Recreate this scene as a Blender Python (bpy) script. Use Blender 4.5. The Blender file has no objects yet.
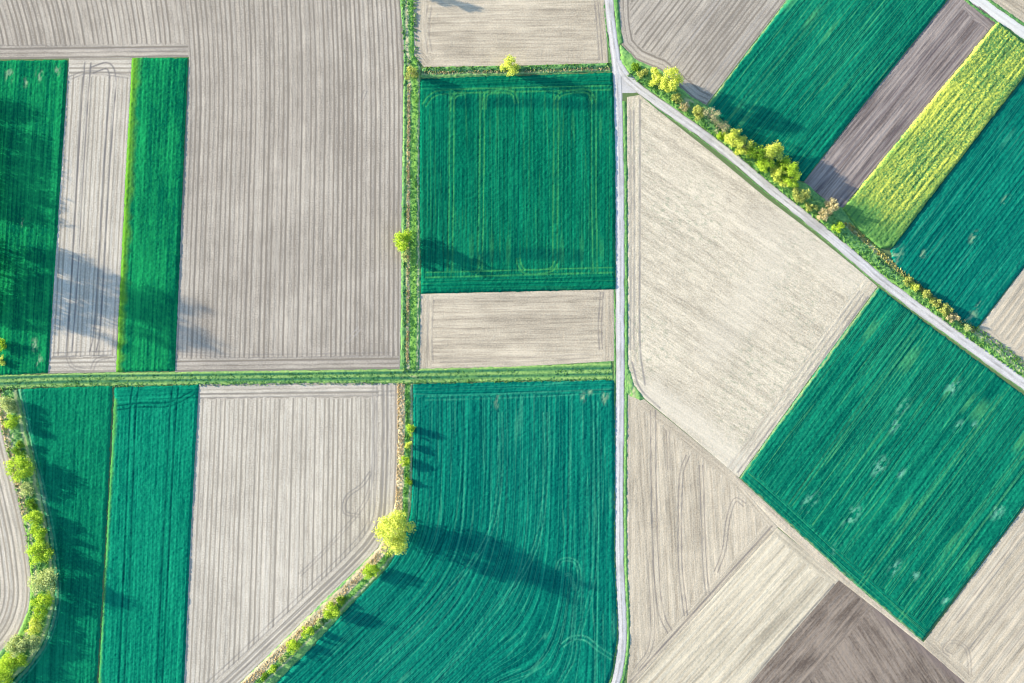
import bpy, math, random
import numpy as np
from mathutils import Vector

# ------------------------------------------------------------------ basics
S = 0.4                    # metres on the ground per photo pixel
CX, CY = 512.0, 341.5
CAMZ = 300.0
sc = bpy.context.scene
COL = sc.collection
SUN_EL = math.radians(12.0)
SHD = np.array([0.948, -0.317])        # direction shadows fall (world xy)

def W(px, py):
    return (px - CX) * S, (CY - py) * S

def tag(o, label=None, cat=None, group=None, kind=None):
    if label: o['label'] = label
    if cat: o['category'] = cat
    if group: o['group'] = group
    if kind: o['kind'] = kind
    return o

# ------------------------------------------------------------------ numpy noise
_rt = np.random.default_rng(7).random((256, 256))
def vnoise(x, y, seed=0):
    x = x + seed * 37.17; y = y + seed * 91.73
    xi = np.floor(x).astype(np.int64); yi = np.floor(y).astype(np.int64)
    fx = x - xi; fy = y - yi
    fx = fx * fx * (3 - 2 * fx); fy = fy * fy * (3 - 2 * fy)
    a = _rt[xi & 255, yi & 255]; b = _rt[(xi + 1) & 255, yi & 255]
    c = _rt[xi & 255, (yi + 1) & 255]; d = _rt[(xi + 1) & 255, (yi + 1) & 255]
    return (a * (1 - fx) + b * fx) * (1 - fy) + (c * (1 - fx) + d * fx) * fy
def fbm(x, y, seed=0, o=3):
    s = 0; a = 0.5; t = 0
    for k in range(o):
        s = s + a * vnoise(x * 2 ** k, y * 2 ** k, seed + k); t += a; a *= 0.5
    return s / t
def sstep(a, b, x):
    t = np.clip((x - a) / (b - a), 0, 1); return t * t * (3 - 2 * t)

def dline(q, line):
    """distance to polyline and signed side (+ = right hand when walking along it on the picture), arc length"""
    line = np.asarray(line, float)
    best = np.full(len(q), 1e18); sg = np.ones(len(q)); arc = np.zeros(len(q)); L = 0
    for a, b in zip(line[:-1], line[1:]):
        d = b - a; ln = math.hypot(*d)
        if ln < 1e-9: continue
        r = q - a
        t = np.clip((r @ d) / (ln * ln), 0, 1)
        e = r - t[:, None] * d
        dd = (e ** 2).sum(1)
        m = dd < best
        best = np.where(m, dd, best)
        cr = d[0] * r[:, 1] - d[1] * r[:, 0]
        sg = np.where(m, np.where(cr >= 0, 1, -1), sg)
        arc = np.where(m, L + t * ln, arc)
        L += ln
    return np.sqrt(best), sg, arc

def near(q, line):
    line = np.asarray(line, float)
    best = np.full(len(q), 1e18); out = q.copy()
    for a, b in zip(line[:-1], line[1:]):
        d = b - a; l2 = d @ d
        if l2 < 1e-9: continue
        t = np.clip(((q - a) @ d) / l2, 0, 1)
        p = a + t[:, None] * d
        dd = ((q - p) ** 2).sum(1); m = dd < best
        best = np.where(m, dd, best); out = np.where(m[:, None], p, out)
    return out

def inside(q, poly):
    x, y = q[:, 0], q[:, 1]; r = np.zeros(len(q), bool)
    n = len(poly)
    for i in range(n):
        x1, y1 = poly[i]; x2, y2 = poly[(i + 1) % n]
        if y1 == y2: continue
        c = ((y1 > y) != (y2 > y)) & (x < (x2 - x1) * (y - y1) / (y2 - y1) + x1)
        r ^= c
    return r

def smooth(pts, n=8):
    """Catmull-Rom through the points"""
    p = [np.array(a, float) for a in pts]
    p = [2 * p[0] - p[1]] + p + [2 * p[-1] - p[-2]]
    out = []
    for i in range(1, len(p) - 2):
        for k in range(n):
            t = k / n
            out.append(0.5 * ((2 * p[i]) + (-p[i-1] + p[i+1]) * t + (2*p[i-1] - 5*p[i] + 4*p[i+1] - p[i+2]) * t*t
                              + (-p[i-1] + 3*p[i] - 3*p[i+1] + p[i+2]) * t**3))
    out.append(p[-2])
    return [tuple(a) for a in out]

def offset(line, d):
    line = np.asarray(line, float)
    t = np.gradient(line, axis=0); t /= np.linalg.norm(t, axis=1)[:, None]
    n = np.stack([-t[:, 1], t[:, 0]], 1)
    return [tuple(a) for a in line + n * d]

# ------------------------------------------------------------------ mesh from arrays
def mesh_np(name, v, f, mat, attrs=None, fattrs=None, shade=True):
    me = bpy.data.meshes.new(name)
    k = f.shape[1]
    me.vertices.add(len(v)); me.vertices.foreach_set('co', v.astype(np.float32).ravel())
    me.loops.add(f.size); me.loops.foreach_set('vertex_index', f.astype(np.int32).ravel())
    me.polygons.add(len(f))
    me.polygons.foreach_set('loop_start', np.arange(0, f.size, k, dtype=np.int32))
    me.polygons.foreach_set('use_smooth', np.full(len(f), shade))
    for nm, (ty, arr) in (attrs or {}).items():
        a = me.attributes.new(nm, ty, 'POINT')
        a.data.foreach_set('vector' if ty == 'FLOAT_VECTOR' else 'color' if ty == 'FLOAT_COLOR' else 'value', arr.astype(np.float32).ravel())
    for nm, arr in (fattrs or {}).items():
        a = me.attributes.new(nm, 'FLOAT', 'FACE'); a.data.foreach_set('value', arr.astype(np.float32))
    me.update(calc_edges=True)
    me.materials.append(mat)
    o = bpy.data.objects.new(name, me); COL.objects.link(o)
    return o

# ------------------------------------------------------------------ node helpers
class NT:
    def __init__(s, name):
        s.m = bpy.data.materials.new(name); s.m.use_nodes = True
        s.t = s.m.node_tree; s.t.nodes.clear()
    def n(s, ty, **kw):
        nd = s.t.nodes.new(ty)
        for k, v in kw.items():
            if k.startswith('i_'): nd.inputs[k[2:].replace('_', ' ')].default_value = v
            else: setattr(nd, k, v)
        return nd
    def l(s, a, b): s.t.links.new(a, b)
    def put(s, sock, v):
        if isinstance(v, (int, float)): sock.default_value = v
        elif isinstance(v, tuple): sock.default_value = (*v, 1) if len(v) == 3 and sock.type == 'RGBA' else v
        else: s.l(v, sock)
    def math(s, op, a, b=0.0, c=None, clamp=False):
        nd = s.n('ShaderNodeMath', operation=op, use_clamp=clamp)
        s.put(nd.inputs[0], a); s.put(nd.inputs[1], b)
        if c is not None: s.put(nd.inputs[2], c)
        return nd.outputs[0]
    def mix(s, f, a, b, blend='MIX'):
        nd = s.n('ShaderNodeMix', data_type='RGBA', blend_type=blend)
        s.put(nd.inputs[0], f); s.put(nd.inputs[6], a); s.put(nd.inputs[7], b)
        return nd.outputs[2]
    def noise(s, vec, scale, detail=2, rough=0.5):
        nd = s.n('ShaderNodeTexNoise'); nd.inputs['Scale'].default_value = scale
        nd.inputs['Detail'].default_value = detail; nd.inputs['Roughness'].default_value = rough
        s.l(vec, nd.inputs['Vector']); return nd.outputs['Fac']
    def ramp(s, v, a, b, x=0.0, y=1.0):
        nd = s.n('ShaderNodeMapRange', interpolation_type='SMOOTHSTEP')
        s.put(nd.inputs['Value'], v)
        nd.inputs['From Min'].default_value = a; nd.inputs['From Max'].default_value = b
        nd.inputs['To Min'].default_value = x; nd.inputs['To Max'].default_value = y
        return nd.outputs['Result']
    def comb(s, x, y, z=0.0):
        nd = s.n('ShaderNodeCombineXYZ'); s.put(nd.inputs[0], x); s.put(nd.inputs[1], y); s.put(nd.inputs[2], z); return nd.outputs[0]
    def out(s, sh):
        o = s.n('ShaderNodeOutputMaterial'); s.l(sh, o.inputs['Surface']); return s.m

def field_mat(name, dark, light, stripe=1.0, sfreq=1.0, blotch=0.5, speck=0.5, period=0.0, pamp=0.0,
              track_l=(.3, .27, .22), track_d=(.1, .09, .08), lime=(.2, .3, .02), patch=(.35, .32, .26),
              weed=None, weed_amt=0.0, weed_scale=0.03, bump=0.35, along=0.04, speckscale=1.1, contrast=1.0, tip=None, sharp_lines=0.0, wob=.3, spec=.06):
    """ground / crop surface: stripes along the rows (attribute 'rows'), patches, speckle, wear (attribute 'wear')"""
    t = NT(name)
    at = t.n('ShaderNodeAttribute', attribute_name='rows')
    sp = t.n('ShaderNodeSeparateXYZ'); t.l(at.outputs['Vector'], sp.inputs[0])
    u, v = sp.outputs[0], sp.outputs[1]
    pos = t.n('ShaderNodeTexCoord').outputs['Object']
    wob = t.math('MULTIPLY', t.math('SUBTRACT', t.noise(pos, 0.1, 2), 0.5), wob)
    uw = t.math('ADD', u, wob)
    s1 = t.noise(t.comb(t.math('MULTIPLY', uw, sfreq), t.math('MULTIPLY', v, sfreq * along)), 1.0, 3, 0.6)
    s2 = t.noise(t.comb(t.math('MULTIPLY', uw, sfreq * 0.23), t.math('MULTIPLY', v, 0.012)), 1.0, 1)
    big = t.noise(pos, 0.028, 3)
    mid = t.noise(pos, 0.16, 3)
    fine = t.noise(pos, speckscale, 4, 0.7)
    fac = t.math('MULTIPLY', t.math('SUBTRACT', s1, 0.5), 1.6 * stripe)
    fac = t.math('ADD', fac, t.math('MULTIPLY', t.math('SUBTRACT', s2, 0.5), 1.1 * stripe))
    fac = t.math('ADD', fac, t.math('MULTIPLY', t.math('SUBTRACT', big, 0.5), 1.8 * blotch))
    fac = t.math('ADD', fac, t.math('MULTIPLY', t.math('SUBTRACT', mid, 0.5), 1.0 * blotch))
    fac = t.math('ADD', fac, t.math('MULTIPLY', t.math('SUBTRACT', fine, 0.5), 2.0 * speck))
    if period:
        ph = t.math('SINE', t.math('MULTIPLY', uw, 2 * math.pi / period))
        ph = t.math('POWER', t.math('MULTIPLY_ADD', ph, 0.5, 0.5), 3.0)
        # row-to-row strength
        fl = t.math('FLOOR', t.math('DIVIDE', uw, period))
        wn = t.n('ShaderNodeTexWhiteNoise', noise_dimensions='1D'); t.l(fl, wn.inputs['W'])
        ph = t.math('MULTIPLY', ph, t.math('MULTIPLY_ADD', wn.outputs['Value'], 1.3, 0.25))
        fac = t.math('SUBTRACT', fac, t.math('MULTIPLY', ph, pamp))
    fac = t.math('MULTIPLY_ADD', fac, contrast, 0.55, clamp=True)
    c = t.mix(fac, dark, light)
    if tip:
        tp = t.ramp(t.noise(pos, 2.3, 3, 0.7), 0.54, 0.72)
        tp = t.math('MULTIPLY', tp, t.math('MULTIPLY_ADD', mid, 0.9, 0.1))
        c = t.mix(tp, c, tip)
    if sharp_lines:
        ln = t.noise(t.comb(t.math('MULTIPLY', uw, 0.75), t.math('MULTIPLY', v, 0.01)), 1.0, 0)
        ln2 = t.ramp(t.math('ABSOLUTE', t.math('SUBTRACT', ln, 0.5)), 0.0, 0.035, 1.0, 0.0)
        c = t.mix(t.math('MULTIPLY', ln2, sharp_lines), c, track_l)
    if weed:
        wv = t.noise(t.comb(t.math('MULTIPLY', u, 0.9), t.math('MULTIPLY', v, 0.35)), 1.0, 4, 0.7)
        wm = t.math('MULTIPLY', t.ramp(wv, 0.5, 0.66), t.ramp(t.noise(pos, weed_scale, 2), 0.42, 0.62))
        c = t.mix(t.math('MULTIPLY', wm, weed_amt), c, weed)
    wr = t.n('ShaderNodeAttribute', attribute_name='wear')
    ws = t.n('ShaderNodeSeparateColor'); t.l(wr.outputs['Color'], ws.inputs[0])
    rag = t.math('MULTIPLY_ADD', fine, 1.4, 0.3)
    c = t.mix(t.math('MULTIPLY', ws.outputs[2], rag, clamp=True), c, lime)
    c = t.mix(t.math('MULTIPLY', ws.outputs[0], rag, clamp=True), c, patch)
    c = t.mix(t.math('MULTIPLY', ws.outputs[1], rag, clamp=True), c, track_l)
    c = t.mix(t.math('MULTIPLY', wr.outputs['Alpha'], rag, clamp=True), c, track_d)
    b = t.n('ShaderNodeBsdfPrincipled'); b.inputs['Roughness'].default_value = 0.9
    b.inputs['Specular IOR Level'].default_value = spec
    t.l(c, b.inputs['Base Color'])
    bp = t.n('ShaderNodeBump'); bp.inputs['Strength'].default_value = bump; bp.inputs['Distance'].default_value = 0.12
    t.l(t.math('ADD', t.math('MULTIPLY', s1, 0.6), fine), bp.inputs['Height']); t.l(bp.outputs[0], b.inputs['Normal'])
    return t.out(b.outputs[0])

# ------------------------------------------------------------------ field builder
_seed = [0]
def field(name, label, poly, mat, rowdir=(0, 1), ufun=None, h=0.03, period=0.0, amp=0.0, rough=0.01, rscale=1.0,
          head=(), tracks=(), patches=(), edges=(), zones=(), kind='structure', cat='field', ds=0.36, wob=0.0, base=0.0, group=None, lump=0.0, grain=1.9, gfreq=1.45, soft=1.0):
    _seed[0] += 3; sd = _seed[0]
    poly = [tuple(map(float, p)) for p in poly]
    P = np.array(poly)
    rd = np.array(rowdir, float); rd /= np.linalg.norm(rd)
    nd = np.array([rd[1], -rd[0]])
    g = ds / S
    a = P @ nd; b = P @ rd
    na = int((a.max() - a.min()) / g) + 3; nb = int((b.max() - b.min()) / g) + 3
    aa = a.min() - g + np.arange(na + 1) * g; bb = b.min() - g + np.arange(nb + 1) * g
    A, B = np.meshgrid(aa, bb, indexing='ij')
    q = A.ravel()[:, None] * nd + B.ravel()[:, None] * rd
    cen = (A[:-1, :-1] + g / 2).ravel()[:, None] * nd + (B[:-1, :-1] + g / 2).ravel()[:, None] * rd
    keep = inside(cen, poly)
    idx = np.arange((na + 1) * (nb + 1)).reshape(na + 1, nb + 1)
    F = np.stack([idx[:-1, :-1], idx[1:, :-1], idx[1:, 1:], idx[:-1, 1:]], -1).reshape(-1, 4)[keep]
    cnt = np.bincount(F.ravel(), minlength=len(q))
    used = cnt > 0
    bnd = used & (cnt < 4)
    ring = poly + [poly[0]]
    nq = q.copy()
    if bnd.any(): nq[bnd] = near(q[bnd], ring)
    if wob:
        wx = (fbm(q[:, 0] * .15, q[:, 1] * .15, sd) - .5) * wob * 2; wy = (fbm(q[:, 0] * .15, q[:, 1] * .15, sd + 9) - .5) * wob * 2
        wx += (vnoise(q[:, 0] * .55, q[:, 1] * .55, sd + 12) - .5) * 1.1; wy += (vnoise(q[:, 0] * .55, q[:, 1] * .55, sd + 13) - .5) * 1.1
        nq[bnd, 0] += wx[bnd]; nq[bnd, 1] += wy[bnd]
    remap = -np.ones(len(q), int); remap[used] = np.arange(used.sum())
    F = remap[F]; q = nq[used]; bnd = bnd[used]
    # rows
    u = (q @ nd) * S; v = (q @ rd) * S
    if ufun is not None:
        uu, vv = ufun(q); u, v = uu * S, vv * S
    for line, w in head:
        d, sg, ar = dline(q, line)
        jit = (vnoise(q[:, 0] * .3, q[:, 1] * .3, sd + 4) - .5) * 3
        m = (d + jit < w) & (ar > 1e-6) & (ar < ar.max() - 1e-6)
        u = np.where(m, d * S, u); v = np.where(m, ar * S, v)
    wear = np.zeros((len(q), 4))
    for line, w, val in edges:
        d, sg, ar = dline(q, line)
        ww = w * (0.55 + 0.9 * fbm(q[:, 0] * .12, q[:, 1] * .12, sd + 5))
        wear[:, 2] = np.maximum(wear[:, 2], val * (1 - sstep(ww * .15, ww * 1.15, d)))
    for x, y, r in patches:
        dq = q - np.array([x, y]); d = np.hypot((dq @ nd) * 1.5, (dq @ rd) * .75) / r
        nn = fbm(u * 1.2, v * .5, sd + 6, 4)
        wear[:, 0] = np.maximum(wear[:, 0], (1 - sstep(0, 1.3, d)) * sstep(.46, .6, nn))
    for line, lo, hi, ch, val in zones:           # band between two signed distances from a line
        d, sg, ar = dline(q, line); d = d * sg + (fbm(q[:, 0] * .2, q[:, 1] * .2, sd + 7) - .5) * 3
        wear[:, ch] = np.maximum(wear[:, ch], val * sstep(lo - .6, lo + .6, d) * (1 - sstep(hi - .6, hi + .6, d)))
    tr = np.zeros(len(q))
    for line, hw, ch, val, gap in tracks:
        d, sg, ar = dline(q, line)
        ends = (ar <= 1e-6) | (ar >= ar.max() - 1e-6)
        if gap: d = np.where(ends, 99, np.abs(d - gap / 2))
        m = (1 - sstep(hw * .5, hw * 1.5, d)) * (.45 + 1.0 * vnoise(ar * .09, ar * 0, sd + 8)).clip(0, 1)
        wear[:, ch] = np.maximum(wear[:, ch], val * m); tr = np.maximum(tr, m)
    x, y = W(q[:, 0], q[:, 1])
    z = np.full(len(q), base + h)
    if amp:
        rowamp = .5 + fbm(np.floor(u / period) * 7.3, v * 0.02, sd + 1, 1)
        z += amp * rowamp * np.sin(u * 2 * math.pi / period)
    if h > .3 and kind == 'stuff' and cat == 'crop': z += rough * (.8 * (fbm(u * 1.4, v * .06, sd + 2, 2) - .5) + grain * (fbm(x * gfreq, y * gfreq, sd + 2, 2) - .5))
    else: z += rough * 2 * (fbm(x * rscale, y * rscale, sd + 2, 3) - .5)
    if lump: z += lump * 2 * (fbm(x * .3, y * .3, sd + 3, 2) - .5)
    z -= tr * min(.06, .35 * h) + wear[:, 0].clip(0, 1) * .12 * h * (1 if h > .15 else 0)
    if kind == 'stuff':
        e0 = dline(q, ring)[0] * S * (.55 + .9 * vnoise(q[:, 0] * .5, q[:, 1] * .5, sd + 11))
        z = base + (z - base) * (.25 + .75 * sstep(0, soft if cat == 'crop' else .6, e0))
    z = np.maximum(z, base + 0.012)
    z[bnd] = base + 0.006
    o = mesh_np(name, np.stack([x, y, z], 1), F[:, ::-1], mat,
                {'rows': ('FLOAT_VECTOR', np.stack([u, v, 0 * u], 1)), 'wear': ('FLOAT_COLOR', wear)})
    return tag(o, label, cat, group, kind)

# ------------------------------------------------------------------ world, sun, camera
w = bpy.data.worlds.new('World'); sc.world = w; w.use_nodes = True
nt = w.node_tree; nt.nodes.clear()
sky = nt.nodes.new('ShaderNodeTexSky'); sky.sky_type = 'NISHITA'; sky.sun_disc = False
sky.sun_elevation = SUN_EL; sky.ozone_density = 2.5; sky.sun_rotation = math.atan2(-SHD[0], -SHD[1])
bg = nt.nodes.new('ShaderNodeBackground'); bg.inputs[1].default_value = 0.15
ow = nt.nodes.new('ShaderNodeOutputWorld')
nt.links.new(sky.outputs[0], bg.inputs[0]); nt.links.new(bg.outputs[0], ow.inputs[0])
ld = bpy.data.lights.new('sun', 'SUN'); ld.energy = 4.5; ld.angle = math.radians(1.0); ld.color = (1.0, 0.88, 0.70)
lo = bpy.data.objects.new('sun', ld); COL.objects.link(lo)
lo.rotation_euler = Vector((SHD[0] * math.cos(SUN_EL), SHD[1] * math.cos(SUN_EL), -math.sin(SUN_EL))).to_track_quat('-Z', 'Y').to_euler()
lo.location = (-200, 70, 90)
cd = bpy.data.cameras.new('camera'); cam = bpy.data.objects.new('camera', cd); COL.objects.link(cam)
cam.location = (0, 0, CAMZ); cam.rotation_euler = (0, 0, 0)
cd.sensor_width = 36; cd.lens = 36 * CAMZ / (1024 * S); cd.clip_end = 20000; cd.clip_start = 1
sc.camera = cam
vs = sc.view_settings; vs.view_transform = 'Standard'; vs.look = 'None'; vs.gamma = 1; vs.use_curve_mapping = False
vs.exposure = 1.95
sc.cycles.pixel_filter_type = 'BLACKMAN_HARRIS'; sc.cycles.filter_width = 1.15

# ------------------------------------------------------------------ materials
M = {}
M['grey_soil'] = field_mat('grey_soil', (0.185, 0.157, 0.124), (0.422, 0.367, 0.292), stripe=.65, sfreq=1.7, blotch=.5, speck=.9, speckscale=1.9, period=1.85, pamp=.85, along=.06, bump=.3, track_d=(.12, .108, .105), track_l=(.33, .3, .265))
M['pale_soil'] = field_mat('pale_soil', (0.242, 0.209, 0.162), (0.536, 0.473, 0.378), stripe=.65, sfreq=1.7, blotch=.35, speck=.9, speckscale=1.9, period=1.8, pamp=.75, along=.06, bump=.3, track_d=(.12, .11, .105), track_l=(.33, .3, .265))
M['beige_soil'] = field_mat('beige_soil', (0.221, 0.183, 0.132), (0.5, 0.421, 0.306), stripe=.95, sfreq=1.4, blotch=.45, speck=.75, speckscale=1.7, bump=.5, track_d=(.14, .122, .11), track_l=(.35, .31, .25))
M['stubble'] = field_mat('stubble', (0.268, 0.228, 0.166), (0.567, 0.488, 0.358), stripe=.9, sfreq=1.5, blotch=.3, speck=1.0, speckscale=1.6, bump=.5, along=.14, weed=(.16, .2, .13), weed_amt=.5, track_d=(.17, .155, .145), track_l=(.35, .31, .25), lime=(.52, .455, .35))
M['cream_soil'] = field_mat('cream_soil', (0.263, 0.223, 0.16), (0.556, 0.478, 0.344), stripe=1.2, sfreq=1.0, blotch=.3, speck=.5, bump=.5, along=.03, weed=(.19, .19, .13), weed_amt=.3, track_d=(.13, .118, .105), track_l=(.35, .31, .25))
M['brown_soil'] = field_mat('brown_soil', (0.0948, 0.072, 0.0562), (0.232, 0.185, 0.143), stripe=1.5, sfreq=1.0, blotch=.7, speck=.6, along=.07, bump=.5, track_d=(.08, .068, .06), track_l=(.2, .17, .15), lime=(.15, .115, .1))
M['violet_soil'] = field_mat('violet_soil', (0.101, 0.0791, 0.0718), (0.283, 0.234, 0.202), stripe=1.7, sfreq=1.3, blotch=.25, speck=.35, bump=.4, track_d=(.075, .06, .068), track_l=(.26, .225, .21))
CROP = dict(track_l=(.045, .26, .15), track_d=(.0005, .035, .033), lime=(.075, .2, .02), patch=(.16, .26, .15), spec=0.0, bump=.7)
def crop(name, a, b, **kw):
    d = dict(CROP); d.update(kw); return field_mat(name, a, b, **d)
M['green_a'] = crop('green_crop', (0.0006, 0.0743, 0.039), (.008, .21, .065), stripe=1.5, sfreq=.9, blotch=.6, speck=.9, along=.03, tip=(.025, .31, .06), period=1.6, pamp=.3)
M['green_f'] = crop('bright_crop', (0.0006, 0.0743, 0.0442), (.005, .175, .08), stripe=1.2, sfreq=1.2, blotch=.5, speck=.9, along=.03, tip=(.015, .27, .08), period=1.6, pamp=.3)
M['green_b'] = crop('emerald_crop', (0.0006, 0.0675, 0.0546), (.004, .163, .102), stripe=1.2, sfreq=1.5, blotch=.4, speck=.85, along=.025, tip=(.01, .245, .135), sharp_lines=.4, period=1.75, pamp=.5)
M['green_e'] = crop('mixed_crop', (0.0006, 0.0675, 0.0468), (.005, .165, .09), stripe=1.5, sfreq=1.2, blotch=.5, speck=.85, along=.022, tip=(.014, .25, .11), sharp_lines=.5, period=1.75, pamp=.35,
                    track_l=(.06, .27, .1), lime=(.21, .23, .09), patch=(.1, .29, .19))
M['green_d'] = crop('deep_crop', (0.0006, 0.0648, 0.039), (.003, .145, .072), stripe=1.1, sfreq=1.5, blotch=.5, speck=.8, along=.025, tip=(.008, .22, .08), sharp_lines=.25, period=1.5, pamp=.4, track_l=(.045, .24, .065))
M['green_c'] = crop('fresh_crop', (0.0006, 0.0945, 0.0598), (.006, .205, .108), stripe=1.1, sfreq=1.4, blotch=.45, speck=.85, along=.03, tip=(.016, .29, .12), period=1.6, pamp=.3)
M['rape'] = field_mat('rapeseed_flower', (.07, .18, .05), (.42, .445, .065), stripe=1.0, sfreq=1.0, blotch=.45, speck=1.9, bump=.9, along=.07, speckscale=1.7, track_l=(.1, .22, .04), track_d=(.025, .09, .035), lime=(.07, .19, .045), patch=(.1, .2, .06), contrast=1.4)
M['verge'] = field_mat('verge_grass', (.03, .12, .04), (.15, .29, .08), stripe=.7, sfreq=.9, blotch=.6, speck=.9, bump=.6, track_l=(.3, .42, .12), track_d=(.015, .1, .06), lime=(.2, .36, .04), patch=(.42, .36, .2))
M['ditch'] = field_mat('ditch_grass', (.03, .13, .05), (.2, .36, .10), stripe=.7, sfreq=.9, blotch=.6, speck=1.0, bump=.6, track_l=(.24, .38, .08), track_d=(.02, .07, .045), lime=(.2, .38, .04), patch=(.5, .41, .26))

def road_mat(name, a, b, mid):
    t = NT(name)
    at = t.n('ShaderNodeAttribute', attribute_name='rows'); sp = t.n('ShaderNodeSeparateXYZ'); t.l(at.outputs['Vector'], sp.inputs[0])
    pos = t.n('ShaderNodeTexCoord').outputs['Object']
    u, v = sp.outputs[0], sp.outputs[1]
    fine = t.noise(pos, 1.6, 4, .7); lng = t.noise(t.comb(t.math('MULTIPLY', u, 1.4), t.math('MULTIPLY', v, .06)), 1.0, 3)
    fac = t.math('ADD', t.math('MULTIPLY', fine, .6), t.math('MULTIPLY', lng, .6), clamp=True)
    c = t.mix(t.ramp(fac, .35, .85), a, b)
    au = t.math('ABSOLUTE', u)
    cen = t.math('MULTIPLY', t.ramp(au, .15, .5, 1, 0), t.ramp(t.noise(pos, .25, 3), .35, .65, .15, .75))
    c = t.mix(cen, c, mid)
    bl = t.math('MULTIPLY', t.ramp(t.noise(pos, .07, 4, .65), .5, .72), .55)
    c = t.mix(bl, c, mid)
    ed = t.math('MULTIPLY', t.ramp(t.math('ADD', au, t.math('MULTIPLY', fine, .7)), 1.7, 2.3), .7)
    c = t.mix(ed, c, mid)
    bs = t.n('ShaderNodeBsdfPrincipled'); bs.inputs['Roughness'].default_value = .9; bs.inputs['Specular IOR Level'].default_value = .2
    t.l(c, bs.inputs['Base Color'])
    bp = t.n('ShaderNodeBump'); bp.inputs['Strength'].default_value = .3; bp.inputs['Distance'].default_value = .06
    t.l(fine, bp.inputs['Height']); t.l(bp.outputs[0], bs.inputs['Normal'])
    return t.out(bs.outputs[0])
M['gravel'] = road_mat('pale_gravel', (.33, .31, .29), (.55, .52, .49), (.23, .215, .19))
M['white_gravel'] = road_mat('white_gravel', (.44, .42, .38), (.55, .53, .48), (.4, .38, .34))

def leaf_mat(name, c0, c1, trans=.4):
    t = NT(name)
    at = t.n('ShaderNodeAttribute', attribute_name='tint')
    c = t.mix(at.outputs['Fac'], c0, c1)
    d = t.n('ShaderNodeBsdfDiffuse'); tr = t.n('ShaderNodeBsdfTranslucent'); mx = t.n('ShaderNodeMixShader')
    t.l(c, d.inputs[0]); t.l(c, tr.inputs[0]); mx.inputs[0].default_value = trans
    t.l(d.outputs[0], mx.inputs[1]); t.l(tr.outputs[0], mx.inputs[2])
    return t.out(mx.outputs[0])
L = {
 'yellow': leaf_mat('yellow_spring_leaf', (.40, .47, .06), (.66, .71, .17), .45),
 'lime': leaf_mat('lime_spring_leaf', (.24, .40, .025), (.50, .63, .08), .45),
 'green': leaf_mat('green_leaf', (.09, .2, .02), (.26, .4, .04)),
 'pale': leaf_mat('pale_leaf', (.26, .34, .12), (.54, .6, .26), .45),
 'olive': leaf_mat('olive_bud', (.24, .29, .07), (.46, .49, .14)),
 'peach': leaf_mat('peach_bud', (.36, .31, .15), (.58, .51, .29)),
 'bare': leaf_mat('sparse_bud', (.36, .35, .18), (.55, .52, .27)),
 'reed': leaf_mat('dry_reed', (.5, .39, .2), (.8, .65, .38), .4),
 'tuft': leaf_mat('grass_tuft', (.06, .2, .045), (.24, .42, .09), .45),
 'rust': leaf_mat('rusty_reed', (.3, .29, .08), (.58, .52, .2), .35),
}
def bark_mat():
    t = NT('bark'); pos = t.n('ShaderNodeTexCoord').outputs['Object']
    c = t.mix(t.noise(pos, 4.0, 4), (.14, .12, .09), (.34, .29, .23))
    d = t.n('ShaderNodeBsdfDiffuse'); t.l(c, d.inputs[0]); return t.out(d.outputs[0])
M['bark'] = bark_mat()

# ------------------------------------------------------------------ ground sheet to the horizon
def ground():
    t = NT('countryside')
    pos = t.n('ShaderNodeTexCoord').outputs['Object']
    vo = t.n('ShaderNodeTexVoronoi', distance='CHEBYCHEV'); vo.inputs['Scale'].default_value = .012
    t.l(pos, vo.inputs['Vector'])
    sp = t.n('ShaderNodeSeparateColor'); t.l(vo.outputs['Color'], sp.inputs[0])
    st = t.noise(t.comb(t.math('MULTIPLY', t.n('ShaderNodeSeparateXYZ').outputs[0], 1.0), 0.0), 1.0)
    soil = t.mix(sp.outputs[1], (.28, .26, .23), (.5, .46, .4)); grn = t.mix(sp.outputs[2], (.01, .1, .05), (.04, .17, .06))
    far = t.mix(t.ramp(sp.outputs[0], .5, .52), soil, grn)
    fine = t.noise(pos, .9, 4, .7)
    near_ = t.mix(fine, (.05, .1, .035), (.17, .22, .09))
    le = t.n('ShaderNodeVectorMath', operation='LENGTH'); t.l(pos, le.inputs[0])
    c = t.mix(t.ramp(le.outputs['Value'], 262, 268), near_, far)
    c = t.mix(t.math('MULTIPLY', fine, .4), c, (.05, .07, .03))
    d = t.n('ShaderNodeBsdfDiffuse'); t.l(c, d.inputs[0])
    m = t.out(d.outputs[0])
    v = np.array([[-4000, -4000, 0], [4000, -4000, 0], [4000, 4000, 0], [-4000, 4000, 0]], float)
    o = mesh_np('ground', v, np.array([[0, 1, 2, 3]]), m)
    tag(o, 'flat green farmland reaching to the horizon under all the fields', 'ground', kind='structure')
ground()

# ------------------------------------------------------------------ roads
ROAD_V = smooth([(607, -70), (608, -20), (608.9, 0), (611, 22), (614, 45), (616, 60), (617.6, 88), (619, 150), (619.8, 200), (620.2, 300), (620.2, 380), (619.3, 480), (619.8, 560), (621.4, 600), (622.3, 622), (622, 645), (619.4, 666), (615.5, 683), (606, 715), (598, 745)])
ROAD_D = smooth([(617.5, 62), (624, 74), (635, 85), (658, 102.5), (717, 144.5), (768, 187), (812, 222), (856, 258.5), (885, 283), (950, 331), (1020, 381), (1060, 410), (1110, 446)])
ROAD_N = smooth([(925, -38), (977, 0), (1024, 33), (1075, 69), (1110, 94)])

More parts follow.
